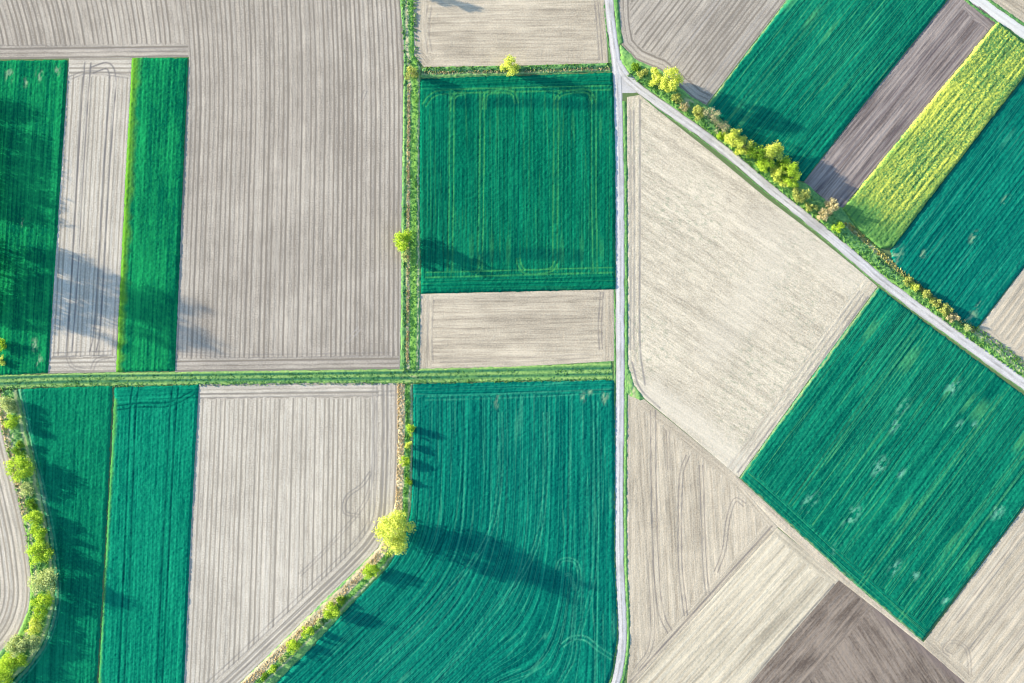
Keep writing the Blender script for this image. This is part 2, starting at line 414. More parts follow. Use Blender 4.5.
def ribbon(name, label, line, width, mat, z=.03, crown=.05, kind='structure', cat='road', flare=None):
    P = np.array(line); 
    # resample
    seg = np.r_[0, np.cumsum(np.hypot(*np.diff(P, axis=0).T))]
    n = int(seg[-1] / 1.2); s = np.linspace(0, seg[-1], n)
    p = np.stack([np.interp(s, seg, P[:, 0]), np.interp(s, seg, P[:, 1])], 1)
    t = np.gradient(p, axis=0); t /= np.linalg.norm(t, axis=1)[:, None]; nn = np.stack([-t[:, 1], t[:, 0]], 1)
    m = 11; k = np.linspace(-1, 1, m)
    hw = np.interp(s / seg[-1], np.linspace(0, 1, len(width)), width) / 2
    eL = 1 + (fbm(s * .12, s * 0, 3) - .5) * .5; eR = 1 + (fbm(s * .12, s * 0 + 9, 5) - .5) * .5
    off = k[None, :] * hw[:, None] * np.where(k[None, :] < 0, eL[:, None], eR[:, None])
    q = p[:, None, :] + off[..., None] * nn[:, None, :]
    x, y = W(q[..., 0], q[..., 1])
    zz = z + crown * (1 - k[None, :] ** 2) - .025 * np.exp(-((np.abs(k[None, :]) - .5) / .15) ** 2) + 0 * x
    zz[:, 0] = .004; zz[:, -1] = .004
    idx = np.arange(n * m).reshape(n, m)
    F = np.stack([idx[:-1, :-1], idx[:-1, 1:], idx[1:, 1:], idx[1:, :-1]], -1).reshape(-1, 4)
    u = off / hw[:, None] * 2.0; v = np.repeat(s[:, None], m, 1) * S
    o = mesh_np(name, np.stack([x, y, zz], -1).reshape(-1, 3), F[:, ::-1], mat, {'rows': ('FLOAT_VECTOR', np.stack([u, v, 0 * u], -1).reshape(-1, 3))})
    return tag(o, label, cat, None, kind)
ribbon('gravel_road', 'pale gravel farm road running from top to bottom past the junction', ROAD_V, [8.4, 9, 8.4, 8.4, 8.8], M['gravel'])
ribbon('gravel_road', 'grey gravel road running diagonally beside the row of roadside trees', ROAD_D, [9, 8.8, 9.4, 10.5, 11], M['gravel'], z=.038)
ribbon('gravel_road', 'bright white road cutting across the top right corner above the yellow crop', ROAD_N, [10.5, 10.5], M['white_gravel'])
# gravel apron in the fork
field('gravel_apron', 'small gravel triangle in the fork of the two gravel roads', [(618, 66), (627, 76), (643, 91), (634, 93), (622, 93)], M['gravel'], h=.02, rough=.01, cat='road', ufun=lambda q: (q[:, 0] * 0 + .9, q[:, 1]))

# ------------------------------------------------------------------ shared lines
HEDGE_V = smooth([(407, -45), (407.5, 0), (408, 40), (410, 75), (409.5, 180), (409, 300), (408.5, 372)])
HEDGE_L = smooth([(406, 383), (406, 440), (404.5, 490), (401, 525), (388, 552), (365, 578), (330, 612), (290, 650), (250, 688), (210, 724)])
HEDGE_W = smooth([(4, 388), (7, 405), (14, 440), (25, 485), (35, 530), (41, 575), (41, 605), (32, 635), (14, 661), (-10, 684), (-40, 705)])
def trk(pts, hw=.7, ch=3, val=.8, gap=0): return (smooth(pts, 6), hw, ch, val, gap)

# ------------------------------------------------------------------ bare fields
def u_f1(q):
    x, y = q[:, 0], q[:, 1]
    k = .36 * np.clip(1 - x / 330, .2, 1.15); d = np.maximum(0, 130 - y)
    u = x + k * d * d / 260 + .038 * (y - 130) * np.clip((420 - x) / 230, 0, 1)
    return u, y
field('ploughed_field', 'large grey ploughed field filling the upper left with fine vertical furrows',
      [(-70, -60), (397, -60), (400, 0), (404, 40), (403.5, 80), (402, 180), (401, 300), (400, 369), (300, 370.5), (175, 372), (181, 230), (189, 57), (70, 58.5), (-70, 60)],
      M['grey_soil'], ufun=u_f1, period=2.9, amp=.006, rough=.016, rscale=1.3,
      head=[([(-70, 60), (70, 58.5), (189, 57)], 13), ([(175, 372), (400, 369)], 13)],
      tracks=[trk([(-60, 48), (60, 47), (150, 50), (190, 47)], .7, 3, .3, 3), trk([(160, 352), (250, 356), (395, 354)], .6, 3, .4, 3),
              trk([(362, 100), (366, 90)], .6, 3, .7, 3), trk([(345, 344), (356, 332), (360, 328)], .6, 1, .6, 3)])
field('bare_field', 'narrow pale bare strip with dark wheel lines between two green strips',
      [(69, 58.5), (132, 58), (126, 170), (116, 372), (48, 373.5), (58, 220)], M['pale_soil'], rowdir=(-.055, 1), period=2.2, amp=.010, rough=.014,
      head=[([(69, 58), (132, 58)], 18), ([(48, 373), (116, 372)], 16)],
      tracks=[trk([(88, 62), (85, 100), (80, 180), (75, 270), (70, 340), (69, 352)], .7, 3, .9, 6), trk([(92, 70), (108, 66), (113, 80), (111, 110), (106, 180), (101, 270), (97, 330), (93, 352)], .7, 3, .9, 6),
              trk([(70, 78), (90, 72), (130, 77)], .6, 3, .6, 3), trk([(52, 355), (80, 354), (112, 353)], .6, 3, .7, 4), trk([(66, 352), (72, 366), (85, 370)], .6, 3, .5, 3), trk([(112, 356), (97, 360), (92, 370)], .6, 3, .5, 3)])
field('ploughed_field', 'pale grey ploughed field with vertical furrows below the grass track and left of the curved hedge',
      [(199, 384), (398.5, 382), (398, 440), (397, 490), (392, 522), (378, 548), (340, 585), (290, 634), (243, 680), (200, 720), (178, 740), (184, 683), (191, 530)],
      M['pale_soil'], rowdir=(-.045, 1), period=2.9, amp=.006, rough=.014,
      ufun=lambda q: (q[:, 0] + .045 * (q[:, 1] - 384) * np.clip((400 - q[:, 0]) / 200, 0, 1), q[:, 1]),
      head=[([(199, 384), (398, 382)], 15), (offset(HEDGE_L, 9), 19)],
      tracks=[trk([(200, 396), (300, 394), (395, 393)], .6, 3, .5, 4), trk([(371, 472), (362, 485), (347, 497), (345, 512), (360, 516)], .6, 3, .6, 3), (offset(HEDGE_L, 20), .7, 3, .6, 4), (offset(HEDGE_L, 31), .6, 3, .5, 4),
              trk([(375, 400), (374, 450), (366, 500), (330, 545), (300, 575)], .6, 3, .4, 3)])
field('ploughed_field', 'small grey ploughed corner with curved furrows left of the lower left hedge',
      [(-70, 392), (-2, 396), (0, 412), (8, 445), (18, 490), (27, 535), (31, 580), (29, 608), (18, 634), (0, 652), (-30, 672), (-70, 690)],
      M['pale_soil'], ufun=lambda q: (dline(q, HEDGE_W)[0], dline(q, HEDGE_W)[2]), period=2.4, amp=.014, rough=.014)
field('bare_field', 'beige bare field with level furrows at the top left of the vertical gravel road',
      [(415, -60), (603, -60), (604.5, 0), (606, 25), (608, 63), (520, 65.5), (424, 67), (414, 55), (413, 0)], M['beige_soil'], rowdir=(1, -.01), rough=.02, period=2.0, amp=.008,
      head=[([(413, 0), (414, 55), (424, 67)], 13), ([(604, 0), (608, 62)], 9)], patches=[],
      tracks=[trk([(430, 5), (427, 30), (430, 52)], .7, 3, .4, 4), trk([(594, -20), (598, 20), (601, 60)], .6, 3, .6, 3)])
field('bare_field', 'low beige bare rectangle between the central green square and the grass track',
      [(420, 294), (520, 291.5), (613.5, 289.5), (614.5, 330), (614, 361), (520, 366.5), (419, 369)], M['beige_soil'], rowdir=(1, -.01), rough=.02, period=2.0, amp=.008,
      head=[([(420, 294), (419, 369)], 13), ([(614, 290), (614, 361)], 11)],
      tracks=[trk([(602, 292), (600, 325), (601, 350)], .7, 3, .7, 3), trk([(432, 300), (430, 330), (431, 360)], .7, 3, .45, 4), trk([(440, 360), (520, 360), (590, 356)], .6, 3, .35, 4)])
R13 = (-81, 105)
field('ploughed_field', 'grey ploughed field right of the road top where furrows run diagonally',
      [(615, -60), (832, -60), (786, 0), (706, 105), (694, 99), (660, 70), (636, 60), (622, 45), (618, 20)], M['grey_soil'], rowdir=R13, period=2.7, amp=.005, rough=.014,
      head=[([(615, -60), (618, 20), (622, 45), (636, 60), (660, 70), (694, 99), (706, 105)], 12)],
      tracks=[trk([(705, 92), (740, 45), (790, -20)], .7, 1, .4, 4), trk([(670, 62), (700, 25), (735, -20)], .6, 1, .45, 4)])
R15 = (-153, 186)
field('ploughed_field', 'violet grey ploughed strip left of the yellow crop in the upper right',
      [(905, -55), (930, -40), (972, -2), (997, 21), (920, 115), (843, 208), (828, 202), (804, 182), (870, 97), (948, 0)], M['violet_soil'], rowdir=R15, period=2.0, amp=.016, rough=.02,
      head=[([(972, -2), (997, 21)], 14)], tracks=[trk([(985, 28), (910, 118), (838, 204)], .8, 3, .7, 5), trk([(962, 14), (890, 102), (815, 190)], .7, 3, .6, 5)])
field('ploughed_field', 'beige ploughed triangle at the right picture edge above the diagonal road',
      [(1100, 168), (1100, 425), (1024, 368), (977, 330), (1024, 268)], M['beige_soil'], rowdir=(-46, 62), period=2.6, amp=.02, rough=.02,
      head=[([(977, 330), (1024, 368), (1100, 425)], 10)])
field('bare_field', 'pale bare corner above the white road at the top right',
      [(945, -55), (1100, -55), (1100, 78), (1024, 24), (988, -1)], M['beige_soil'], rowdir=(153, 105), rough=.02, period=2.0, amp=.01)
field('stubble_field', 'wide beige stubble field with faint green weeds between the two gravel roads',
      [(627, 97), (640, 95), (655, 108), (712, 153), (765, 197), (810, 231), (853, 265.5), (877.5, 286.5), (808, 381), (739, 477.5), (690, 436), (645, 399), (634, 385), (628, 365), (627.5, 230)],
      M['stubble'], rowdir=(1, .66), rough=.02, rscale=1.2, period=1.9, amp=.012,
      head=[([(627, 97), (627.5, 230), (628, 365)], 12), ([(876, 285), (738, 475)], 14)],
      edges=[(smooth([(715, 345), (750, 300), (775, 250), (765, 225)]), 30, .32), (smooth([(652, 392), (700, 428), (735, 462)]), 19, .6), (smooth([(780, 220), (850, 280)]), 18, .35)],
      tracks=[trk([(640, 100), (640, 230), (640, 340), (645, 385)], .9, 3, .7, 0), trk([(632, 110), (633, 230), (632, 350)], .9, 3, .5, 3), trk([(862, 292), (730, 470)], .8, 3, .45, 5), trk([(868, 297), (738, 472)], .9, 3, .8, 0), trk([(632, 362), (640, 388), (660, 408)], .9, 3, .8, 0)])
field('bare_field', 'beige bare wedge with vertical wheel lines right of the road in the lower middle',
      [(627, 394), (643, 398.5), (690, 436.5), (736, 475), (756, 503), (778, 527), (705, 607), (635, 683), (570, 753), (606, 753), (622, 705), (627, 683), (629, 650), (629, 610), (626.5, 560), (626, 480)],
      M['beige_soil'], rowdir=(.06, 1), rough=.02, period=3.2, amp=.006,
      head=[([(626, 380), (626, 560), (629, 640), (622, 700)], 10), ([(778, 527), (635, 683)], 11), ([(640, 400), (690, 439), (733, 475), (778, 527)], 7)],
      tracks=[trk([(653, 410), (654, 500), (657, 580), (662, 615), (670, 632)], .6, 3, .8, 5), trk([(650, 560), (652, 640), (636, 670)], .5, 3, .6, 4), trk([(688, 455), (681, 480), (680, 560), (684, 600), (686, 616)], .6, 3, .8, 3.5),
              trk([(701, 465), (703, 520), (705, 570), (708, 595)], .6, 3, .75, 3.5), trk([(745, 505), (735, 500), (728, 520), (724, 550), (716, 572)], .6, 3, .75, 3.5), trk([(668, 430), (669, 470)], .5, 3, .5, 3),
              trk([(772, 526), (705, 600), (630, 682)], .9, 3, .8, 0)])
R22 = (-142, 155)
field('bare_field', 'cream coloured bare strip streaked diagonally beside the dark brown field',
      [(777, 527.5), (806, 551), (839, 580), (796, 630), (751, 683), (690, 755), (569, 755), (634.5, 683), (704.5, 606.5)], M['cream_soil'], rowdir=R22, rough=.025, period=2.6, amp=.012,
      head=[([(779, 528), (839, 580)], 9)], tracks=[trk([(834, 584), (790, 634), (740, 694)], .9, 3, .8, 0)])
field('ploughed_field', 'dark brown ploughed field at the bottom right beside the cream strip',
      [(839, 580), (880, 612), (922, 645), (967, 684), (1040, 755), (689.5, 755), (750.5, 683), (795.5, 630)], M['brown_soil'], rowdir=(1, 1.5), rough=.03, period=2.4, amp=.012,
      head=[([(840, 581), (752, 683), (691, 755)], 42)], edges=[([(880, 612), (922, 645), (967, 684)], 9, .8)])
field('bare_field', 'beige bare field with diagonal furrows in the bottom right corner',
      [(1100, 404), (1100, 755), (1042, 755), (968, 683), (923, 643), (970, 580), (1024, 508)], M['beige_soil'], rowdir=(-102, 134), rough=.02, period=3.2, amp=.016,
      head=[([(923, 643), (968, 683)], 10)], tracks=[trk([(950, 655), (944, 650), (948, 643), (957, 642), (966, 648), (969, 658), (970, 675)], .5, 3, .6, 3), trk([(956, 622), (1040, 512)], .6, 3, .6, 4), trk([(970, 650), (1060, 540)], .6, 3, .55, 4), trk([(985, 680), (1070, 570)], .6, 3, .5, 5)])

# ------------------------------------------------------------------ green crops
G = dict(kind='stuff', cat='crop', rough=.11, rscale=1.15, lump=.06, wob=.8)
field('wheat_crop', 'dark green crop strip at the upper left edge with sparse patches along its top',
      [(-70, 62), (0, 60.5), (68, 60), (58, 220), (48, 373), (0, 375), (-70, 377)], M['green_a'], rowdir=(-.06, 1), h=.4, period=1.6, amp=.02,
      patches=[(10, 75, 7), (40, 75, 6), (26, 83, 4), (22, 222, 4), (35, 345, 6), (40, 362, 6), (58, 70, 5)], **G,
      edges=[])
field('wheat_crop', 'narrow green crop strip with a lime left edge ending at the grass track',
      [(132, 58), (188, 58), (181, 230), (175, 371), (116, 372), (125, 190)], M['green_a'], rowdir=(-.05, 1), h=.45, period=1.6, amp=.02,
      edges=[([(133, 58), (125.5, 190), (116, 372)], 9, 1.0)], **G)
field('wheat_crop', 'dark green crop lying in the long shadows of the lower left hedge',
      [(18, 389), (60, 387), (113, 385.5), (106, 530), (97, 683), (93, 755), (-60, 755), (-30, 712), (8, 684), (30, 664), (47, 636), (55, 606), (54, 570), (46, 520), (32, 450)],
      M['green_f'], rowdir=(-.05, 1), h=.38, period=1.6, amp=.02, **G, zones=[(offset(HEDGE_W, -13), -4, -1, 0, .5), (offset(HEDGE_W, -13), 1, 3, 0, .0)],
      patches=[(44, 500, 5)], tracks=[(offset(HEDGE_W, -17), .7, 1, .5, 4)])
field('wheat_crop', 'fresh green crop strip with two pairs of wheel lines left of the pale ploughed field',
      [(115, 387), (199, 384.5), (191, 530), (184, 683), (180, 755), (95, 755), (98.5, 683), (107, 530)], M['green_c'], rowdir=(-.045, 1), h=.4, period=1.6, amp=.022,
      edges=[([(115, 400), (107, 530), (98, 683), (95, 750)], 4, .6)], head=[([(115, 387), (199, 384)], 19)],
      tracks=[trk([(136, 386), (133, 420), (128, 560), (122, 683), (120, 750)], .8, 3, .8, 6), trk([(176, 386), (173, 420), (167, 540), (160, 683), (157, 750)], .8, 3, .8, 6), trk([(117, 408), (140, 405), (170, 404), (195, 392)], .7, 3, .7, 4)], **G)
tb = []
for x0, x1 in ((437, 432), (445, 446), (452, 450), (482, 480), (517, 515), (556, 555), (594, 595)):
    tb.append(trk([(x0, 92), (x0 - .5, 180), (x1, 272)], .5, 1 if x0 in (452, 482, 556, 594) else 3, .75, 4.5))
tb += [trk([(455, 104), (520, 103), (600, 106)], 5, 3, .5), trk([(480, 257), (530, 254), (580, 256)], 6, 3, .5), trk([(424, 106), (432, 96), (450, 92), (520, 90), (612, 88)], .6, 1, .7, 4), trk([(425, 275), (470, 274), (540, 272), (614, 270)], .6, 1, .7, 5),
       trk([(484, 110), (486, 95), (496, 92), (512, 93), (517, 104)], .6, 1, .8, 3.5), trk([(555, 110), (558, 97), (570, 92), (588, 92), (594, 104)], .6, 1, .8, 3.5), trk([(452, 112), (454, 97), (464, 93)], .6, 1, .8, 3.5),
       trk([(481, 255), (480, 268), (474, 274)], .6, 1, .6, 3), trk([(518, 258), (520, 266), (527, 272), (550, 270), (556, 262)], .6, 1, .75, 3.5)]
field('wheat_crop', 'dark emerald crop square in the middle with rounded wheel lines at top and bottom',
      [(420, 79), (500, 76), (613, 72.5), (615.5, 150), (615.5, 289.5), (520, 291.5), (421, 293.5), (419.5, 180)], M['green_d'], rowdir=(0, 1), h=.45, period=1.5, amp=.02, tracks=tb,
      head=[([(420, 79), (613, 72)], 13), ([(421, 294), (616, 290)], 15)], **G)
hl = offset(HEDGE_L, -6)
def u_f12(q):
    d, s, a = dline(q, HEDGE_L)
    wgt = sstep(.35, 1.0, (q[:, 0] - 406) / 205)
    return d * (1 - wgt) + (q[:, 0] - 406) * wgt, a * (1 - wgt) + q[:, 1] * wgt
field('wheat_crop', 'large emerald crop with sweeping curved rows below the grass track and beside the road',
      [(413, 384), (500, 382), (614, 380), (615, 430), (614.5, 500), (614.5, 560), (616.5, 605), (617, 640), (613, 666), (608, 683), (590, 755), (205, 755), (250, 706), (276, 683), (315, 644), (350, 606), (385, 570), (402, 545), (411, 510), (413, 440)],
      M['green_b'], ufun=u_f12, h=.42, period=2.2, amp=.03, head=[([(413, 384), (614, 380)], 13)],
      patches=[(605, 397, 6), (583, 397, 5), (498, 402, 6), (590, 392, 4)],
      tracks=[trk([(557, 570), (560, 561), (569, 559), (577, 564), (579, 580), (575, 605), (572, 640)], .6, 1, .6, 3), trk([(575, 590), (570, 575), (565, 575)], .6, 1, .5, 2), trk([(562, 645), (572, 638), (585, 638), (598, 648), (613, 658)], .7, 1, .8, 4),
              trk([(575, 640), (572, 660), (560, 683), (548, 720)], .6, 1, .5, 4), trk([(425, 398), (500, 396), (610, 391)], .6, 1, .4, 4),
              trk([(545, 412), (546, 480), (530, 560), (470, 640), (420, 700)], .6, 1, .45, 4), trk([(595, 400), (595, 560), (578, 640)], .6, 1, .4, 4), trk([(500, 412), (500, 480), (486, 540), (440, 600), (360, 683)], .6, 1, .5, 4), trk([(460, 400), (458, 500), (430, 560), (390, 605), (320, 680)], .6, 3, .5, 4)], **G)
R14 = (-81, 105)
field('wheat_crop', 'green crop with diagonal rows above the roadside trees at the top right',
      [(833, -60), (992, -58), (947, 0), (870, 96), (804, 181), (797, 180), (776, 162), (752, 144), (728, 126), (707, 105), (787, 0)], M['green_e'], rowdir=(-141, 172), h=.42, period=1.8, amp=.02,
      zones=[([(833, -60), (787, 0), (707, 105)], -1.0, 1.0, 2, .6)], tracks=[trk([(815, 150), (960, -30)], .7, 3, .5, 4), trk([(735, 112), (860, -40)], .6, 1, .35, 4)], **G)
field('wheat_crop', 'green crop with diagonal rows between the yellow crop and the right edge',
      [(1100, -22), (1100, 166), (1024, 267), (977, 328), (962, 324), (935, 300), (905, 276), (893, 264), (890, 250), (950, 172), (1024, 77)], M['green_b'], rowdir=(-131, 172), h=.42, period=1.8, amp=.022,
      patches=[(893, 258, 11), (888, 256, 6), (922, 255, 5), (973, 237, 6), (1005, 200, 5), (970, 318, 8), (978, 305, 5)], **G)
field('wheat_crop', 'big emerald crop with pale bare flecks on the right below the diagonal road',
      [(878, 287), (945, 337), (1024, 395)] + [(1060, 422), (1060, 457), (1024, 506), (970, 578), (922, 641), (840, 572), (739.5, 478), (808, 382)],
      M['green_e'], rowdir=(-140, 190), h=.42, period=1.9, amp=.024, zones=[([(878, 288), (739.5, 478)], -.9, .9, 2, .55), ([(739, 478), (840, 571), (922, 641)], -1.0, 1.0, 2, .4)],
      patches=[(952, 387, 9), (895, 425, 8), (903, 407, 8), (879, 466, 10), (901, 473, 5), (810, 501, 10), (851, 516, 11), (998, 510, 9), (958, 426, 6), (894, 568, 8), (973, 426, 5), (835, 548, 6), (915, 575, 6), (945, 600, 5)],
      tracks=[trk([(1000, 395), (870, 571), (848, 600)], .6, 1, .55, 4), trk([(920, 325), (790, 505)], .6, 1, .4, 4), trk([(950, 350), (815, 535)], .6, 3, .5, 4), trk([(1040, 430), (895, 625)], .6, 1, .5, 4)],
      head=[([(741, 480), (840, 570), (922, 641)], 13)], **G)
G2 = dict(G); G2.update(rough=.16, lump=.1, grain=2.2, gfreq=2.1, soft=.5, cat='crop')
rt = []
for k in np.linspace(.05, .95, 10):
    a = np.array([997, 24]) * (1 - k) + np.array([1050, 42]) * k; b = np.array([842, 212]) * (1 - k) + np.array([891, 250]) * k
    rt.append((smooth([tuple(a), tuple(a * .55 + b * .45 + np.array([1.5 * math.sin(k * 20), 0])), tuple(b)]), float(.35 + .55 * vnoise(np.array([k * 23.0]), np.array([1.0]), 3)[0]) * 1.0, 3, .6, 0))
field('rapeseed_crop', 'bright yellow flowering crop strip with dark row gaps at the upper right',
      [(997, 22), (1024, 44), (1060, 70), (1060, 32)][:3] + [(1024, 76), (950, 172), (893, 247), (880, 249), (860, 232), (842, 209), (920, 114)], M['rape'], rowdir=R15, h=.9, period=2.6, amp=.025, tracks=rt,
      edges=[([(842, 212), (880, 249), (893, 247)], 42, .9), ([(845, 209), (905, 136)], 9, .5), ([(950, 175), (885, 255)], 12, .6)], **G2)

# ------------------------------------------------------------------ grass strips
V = dict(kind='stuff', cat='grass', rough=.13, rscale=.9, lump=.1, h=.2, wob=1.2, ds=.33)
field('grass_track', 'green double rutted grass track crossing the left half from side to side',
      [(-70, 378), (0, 375.5), (60, 373.5), (175, 372), (300, 370.5), (419, 369), (520, 366.5), (612, 362), (613, 379.5), (500, 381.5), (413, 383.5), (300, 383), (199, 384.5), (113, 386), (18, 388), (-70, 393)],
      M['verge'], rowdir=(1, -.01), kind='structure', cat='track', rough=.09, lump=.06, h=.12, wob=1.4, ds=.33,
      tracks=[([(-70, 380), (60, 376.3), (200, 375), (400, 372.5), (612, 368)], 1.0, 3, .8, 0), ([(-70, 386), (60, 381.8), (200, 380), (400, 378), (612, 374)], 1.0, 3, .75, 0),
              ([(-70, 383), (60, 379), (200, 377.5), (400, 375.2), (612, 371)], 1.2, 1, .55, 0), ([(-70, 390), (60, 385), (200, 383.3), (400, 381.5), (612, 377.3)], 1.1, 1, .65, 0), ([(-70, 377), (60, 374), (200, 372.6), (400, 370.3), (612, 364)], .8, 1, .6, 0)], patches=[(6, 390, 8), (410, 378, 7)])
field('hedge_bank', 'ditch bank of green grass and dry reed between the upper ploughed field and the green square',
      [(397, -60), (415, -60), (413, 0), (414, 55), (421, 68), (420, 79), (419.5, 180), (421, 293), (419.5, 369), (400, 369.5), (401, 300), (402, 180), (403.5, 80), (404, 40), (400, 0)],
      M['ditch'], rowdir=(0, 1), zones=[(HEDGE_V, -.2, 2.4, 0, .8), (HEDGE_V, 3, 5, 3, .7), (HEDGE_V, -9.5, -8.4, 0, .8), (HEDGE_V, -7, -2, 2, .5)], **V)
field('hedge_bank', 'thin green ditch bank with one yellow tree above the green square',
      [(422, 67.5), (520, 66), (608, 63.5), (612, 72), (500, 75.5), (420, 78.5)], M['ditch'], rowdir=(1, -.02),
      zones=[([(420, 72.5), (520, 70.5), (612, 67.5)], -1.5, 1, 3, .8), ([(420, 72.5), (520, 70.5), (612, 67.5)], 1.2, 2.6, 0, .35)], **V)
field('hedge_bank', 'strip of tan dry reed curving round the large lower crop',
      [(399, 383.5), (412.5, 384), (413, 440), (411, 510), (402, 545), (385, 570), (350, 606), (315, 644), (276, 683), (250, 706), (205, 752), (180, 740), (200, 720), (243, 680), (290, 634), (340, 585), (378, 548), (392, 522), (397, 490), (398, 440)],
      M['ditch'], zones=[(HEDGE_L, 1.2, 10.5, 0, .9), (HEDGE_L, -6.5, -4.5, 0, .55), (HEDGE_L, -4, 0, 2, .35)], **V)
field('hedge_bank', 'grassy bank under the lime shrubs of the lower left hedge',
      [(-2, 394), (8, 389), (18, 389.5), (32, 450), (46, 520), (54, 570), (55, 606), (47, 636), (30, 664), (8, 684), (-30, 712), (-60, 730), (-70, 692), (-30, 672), (0, 652), (18, 634), (29, 608), (31, 580), (27, 535), (18, 490), (8, 445), (0, 412)],
      M['ditch'], zones=[(HEDGE_W[:30], 2, 9, 0, .9), (HEDGE_W, 4, 6.5, 0, .7), (HEDGE_W, 7, 12, 2, .5), (HEDGE_W, -12, -9, 0, .35)], patches=[(6, 420, 9), (10, 440, 8), (4, 408, 6)], **V)
nb = [(619.5, 45), (622, 45), (636, 60), (660, 70), (694, 99), (706, 105), (728, 126), (752, 144), (776, 162), (797, 180), (804, 183), (828, 202), (843, 208), (860, 232), (880, 249.5), (893, 262), (905, 276), (935, 300), (962, 324), (977, 329.5), (1024, 368), (1100, 425)]
rd = [p for p in offset(ROAD_D, -5) if p[0] > 626]
field('roadside_verge', 'green ditch verge along the diagonal road carrying the roadside trees',
      nb + [(1100, 432)] + rd[::-1][2:] + [(622, 64)], M['ditch'], rowdir=(1, .78),
      zones=[(ROAD_D, -9, -5, 2, .25), ([(846, 224), (880, 254), (950, 310), (1024, 372)], -1, 2.5, 0, .6), ([(878, 258), (898, 273)], -.5, 2, 3, .95)], patches=[(893, 262, 6), (970, 325, 7), (660, 84, 8), (690, 104, 7)], **V)
def strip(name, label, line, lo, hi, mat=M['verge'], **kw):
    a = offset(line, lo); b = offset(line, hi)
    d = dict(V); d.update(kw)
    return field(name, label, a + b[::-1], mat, **d)
rv = [p for p in ROAD_V]
strip('roadside_verge', 'thin green verge on the right side of the vertical road', [p for p in rv if p[1] > 95], -8, -4.6, h=.18, wob=.5)
strip('roadside_verge', 'thin green verge on the left side of the vertical road', [p for p in rv if p[1] < 740], 4.6, 6.2, h=.15, wob=.4)
strip('roadside_verge', 'thin green verge right of the vertical road above the fork', [p for p in rv if p[1] < 46], -9.5, -4.6, h=.2, wob=.6)
strip('roadside_verge', 'narrow grass edge on the lower side of the diagonal road', [p for p in ROAD_D if p[0] > 646], 4.9, 5.9, M['ditch'], h=.06, rough=.05, wob=.5)
strip('roadside_verge', 'narrow grass edge between white road and yellow crop', ROAD_N, 5.4, 8.5, h=.18)
strip('roadside_verge', 'narrow grass edge above the white road in the corner', ROAD_N, -8.6, -5.4, h=.18)
field('roadside_verge', 'curved dark grass corner right of the road beside the stubble field tip',
      [(624.5, 330), (628, 365), (634, 385), (645, 399), (640, 401), (626, 393)], M['ditch'], rowdir=(0, 1), zones=[], patches=[(630, 393, 9)], **V)
field('field_margin', 'tan field margin with wheel tracks between the emerald crop and the pale strips',
      [(736, 475), (741, 480), (840, 570), (922, 641), (968, 683), (1042, 755), (1038, 755), (966, 684), (922, 645.5), (880, 612), (840, 581), (806, 551), (779, 528), (756, 503), (732, 475)],
      M['beige_soil'], rowdir=(1, .9), h=.05, rough=.05, cat='track', kind='structure')

# ------------------------------------------------------------------ tufts, reeds
def tufts(name, label, line, lo, hi, n, height, mat, seed, w=.3, cat='grass', keep=None):
    r = np.random.default_rng(seed)
    P = np.array(line); seg = np.r_[0, np.cumsum(np.hypot(*np.diff(P, axis=0).T))]
    s = r.random(n) * seg[-1]
    dens = vnoise(s * .08, s * 0, seed); m = dens + r.random(n) * .7 > .55; s = s[m]; n = len(s)
    p = np.stack([np.interp(s, seg, P[:, 0]), np.interp(s, seg, P[:, 1])], 1)
    t = np.stack([np.interp(s + .5, seg, P[:, 0]), np.interp(s + .5, seg, P[:, 1])], 1) - p
    t /= np.linalg.norm(t, axis=1)[:, None] + 1e-9
    p = p + np.stack([-t[:, 1], t[:, 0]], 1) * (lo + (hi - lo) * r.random(n))[:, None]
    x, y = W(p[:, 0], p[:, 1])
    a = r.random(n) * math.pi * 2; h = height * (.5 + r.random(n)); ww = w * (.6 + r.random(n) * .8)
    dx, dy = np.cos(a) * ww, np.sin(a) * ww
    lx, ly = (r.random(n) - .5) * h * 1.1, (r.random(n) - .5) * h * 1.1
    z0 = np.full(n, .02)
    v = np.stack([np.stack([x - dx, y - dy, z0], 1), np.stack([x + dx, y + dy, z0], 1),
                  np.stack([x + dx * 1.2 + lx, y + dy * 1.2 + ly, z0 + h], 1), np.stack([x - dx * 1.2 + lx, y - dy * 1.2 + ly, z0 + h * .9], 1)], 1).reshape(-1, 3)
    o = mesh_np(name, v, np.arange(4 * n).reshape(-1, 4), mat, None, {'tint': (r.random(n) * .6 + .4 * vnoise(x * .2, y * .2, seed))}, False)
    return tag(o, label, cat, None, 'stuff')
HV = [p for p in HEDGE_V if 78 < p[1] < 372]
tufts('dry_reed', 'line of dry tan reed in the upright ditch beside the green square', HV, -.3, 2.6, 2300, .28, L['reed'], 11, cat='reed')
tufts('dry_reed', 'line of dry tan reed curving along the left side of the large lower crop', HEDGE_L, 1.5, 8.5, 4200, .28, L['reed'], 12, cat='reed')
tufts('tall_grass', 'tall green grass growing on the upright ditch bank', HEDGE_V, -9, 6, 3000, .3, L['tuft'], 13, w=.35)
tufts('tall_grass', 'tall green grass growing under the lower left hedge', HEDGE_W, -8, 10, 3000, .4, L['tuft'], 14, w=.35)
tufts('tall_grass', 'tall green grass growing on the curved hedge bank', HEDGE_L, -5, 1, 1800, .4, L['tuft'], 15, w=.35)
DL = smooth([(630, 70), (660, 88), (717, 130), (768, 172), (812, 208), (856, 243), (885, 267), (950, 317), (1020, 367), (1090, 420)])
tufts('tall_grass', 'low grass tufts along the middle of the grass track', [(-40, 382.5), (60, 379), (200, 377.5), (400, 375.2), (610, 371)], -3.2, 3.2, 2000, .15, L['tuft'], 22, w=.26)
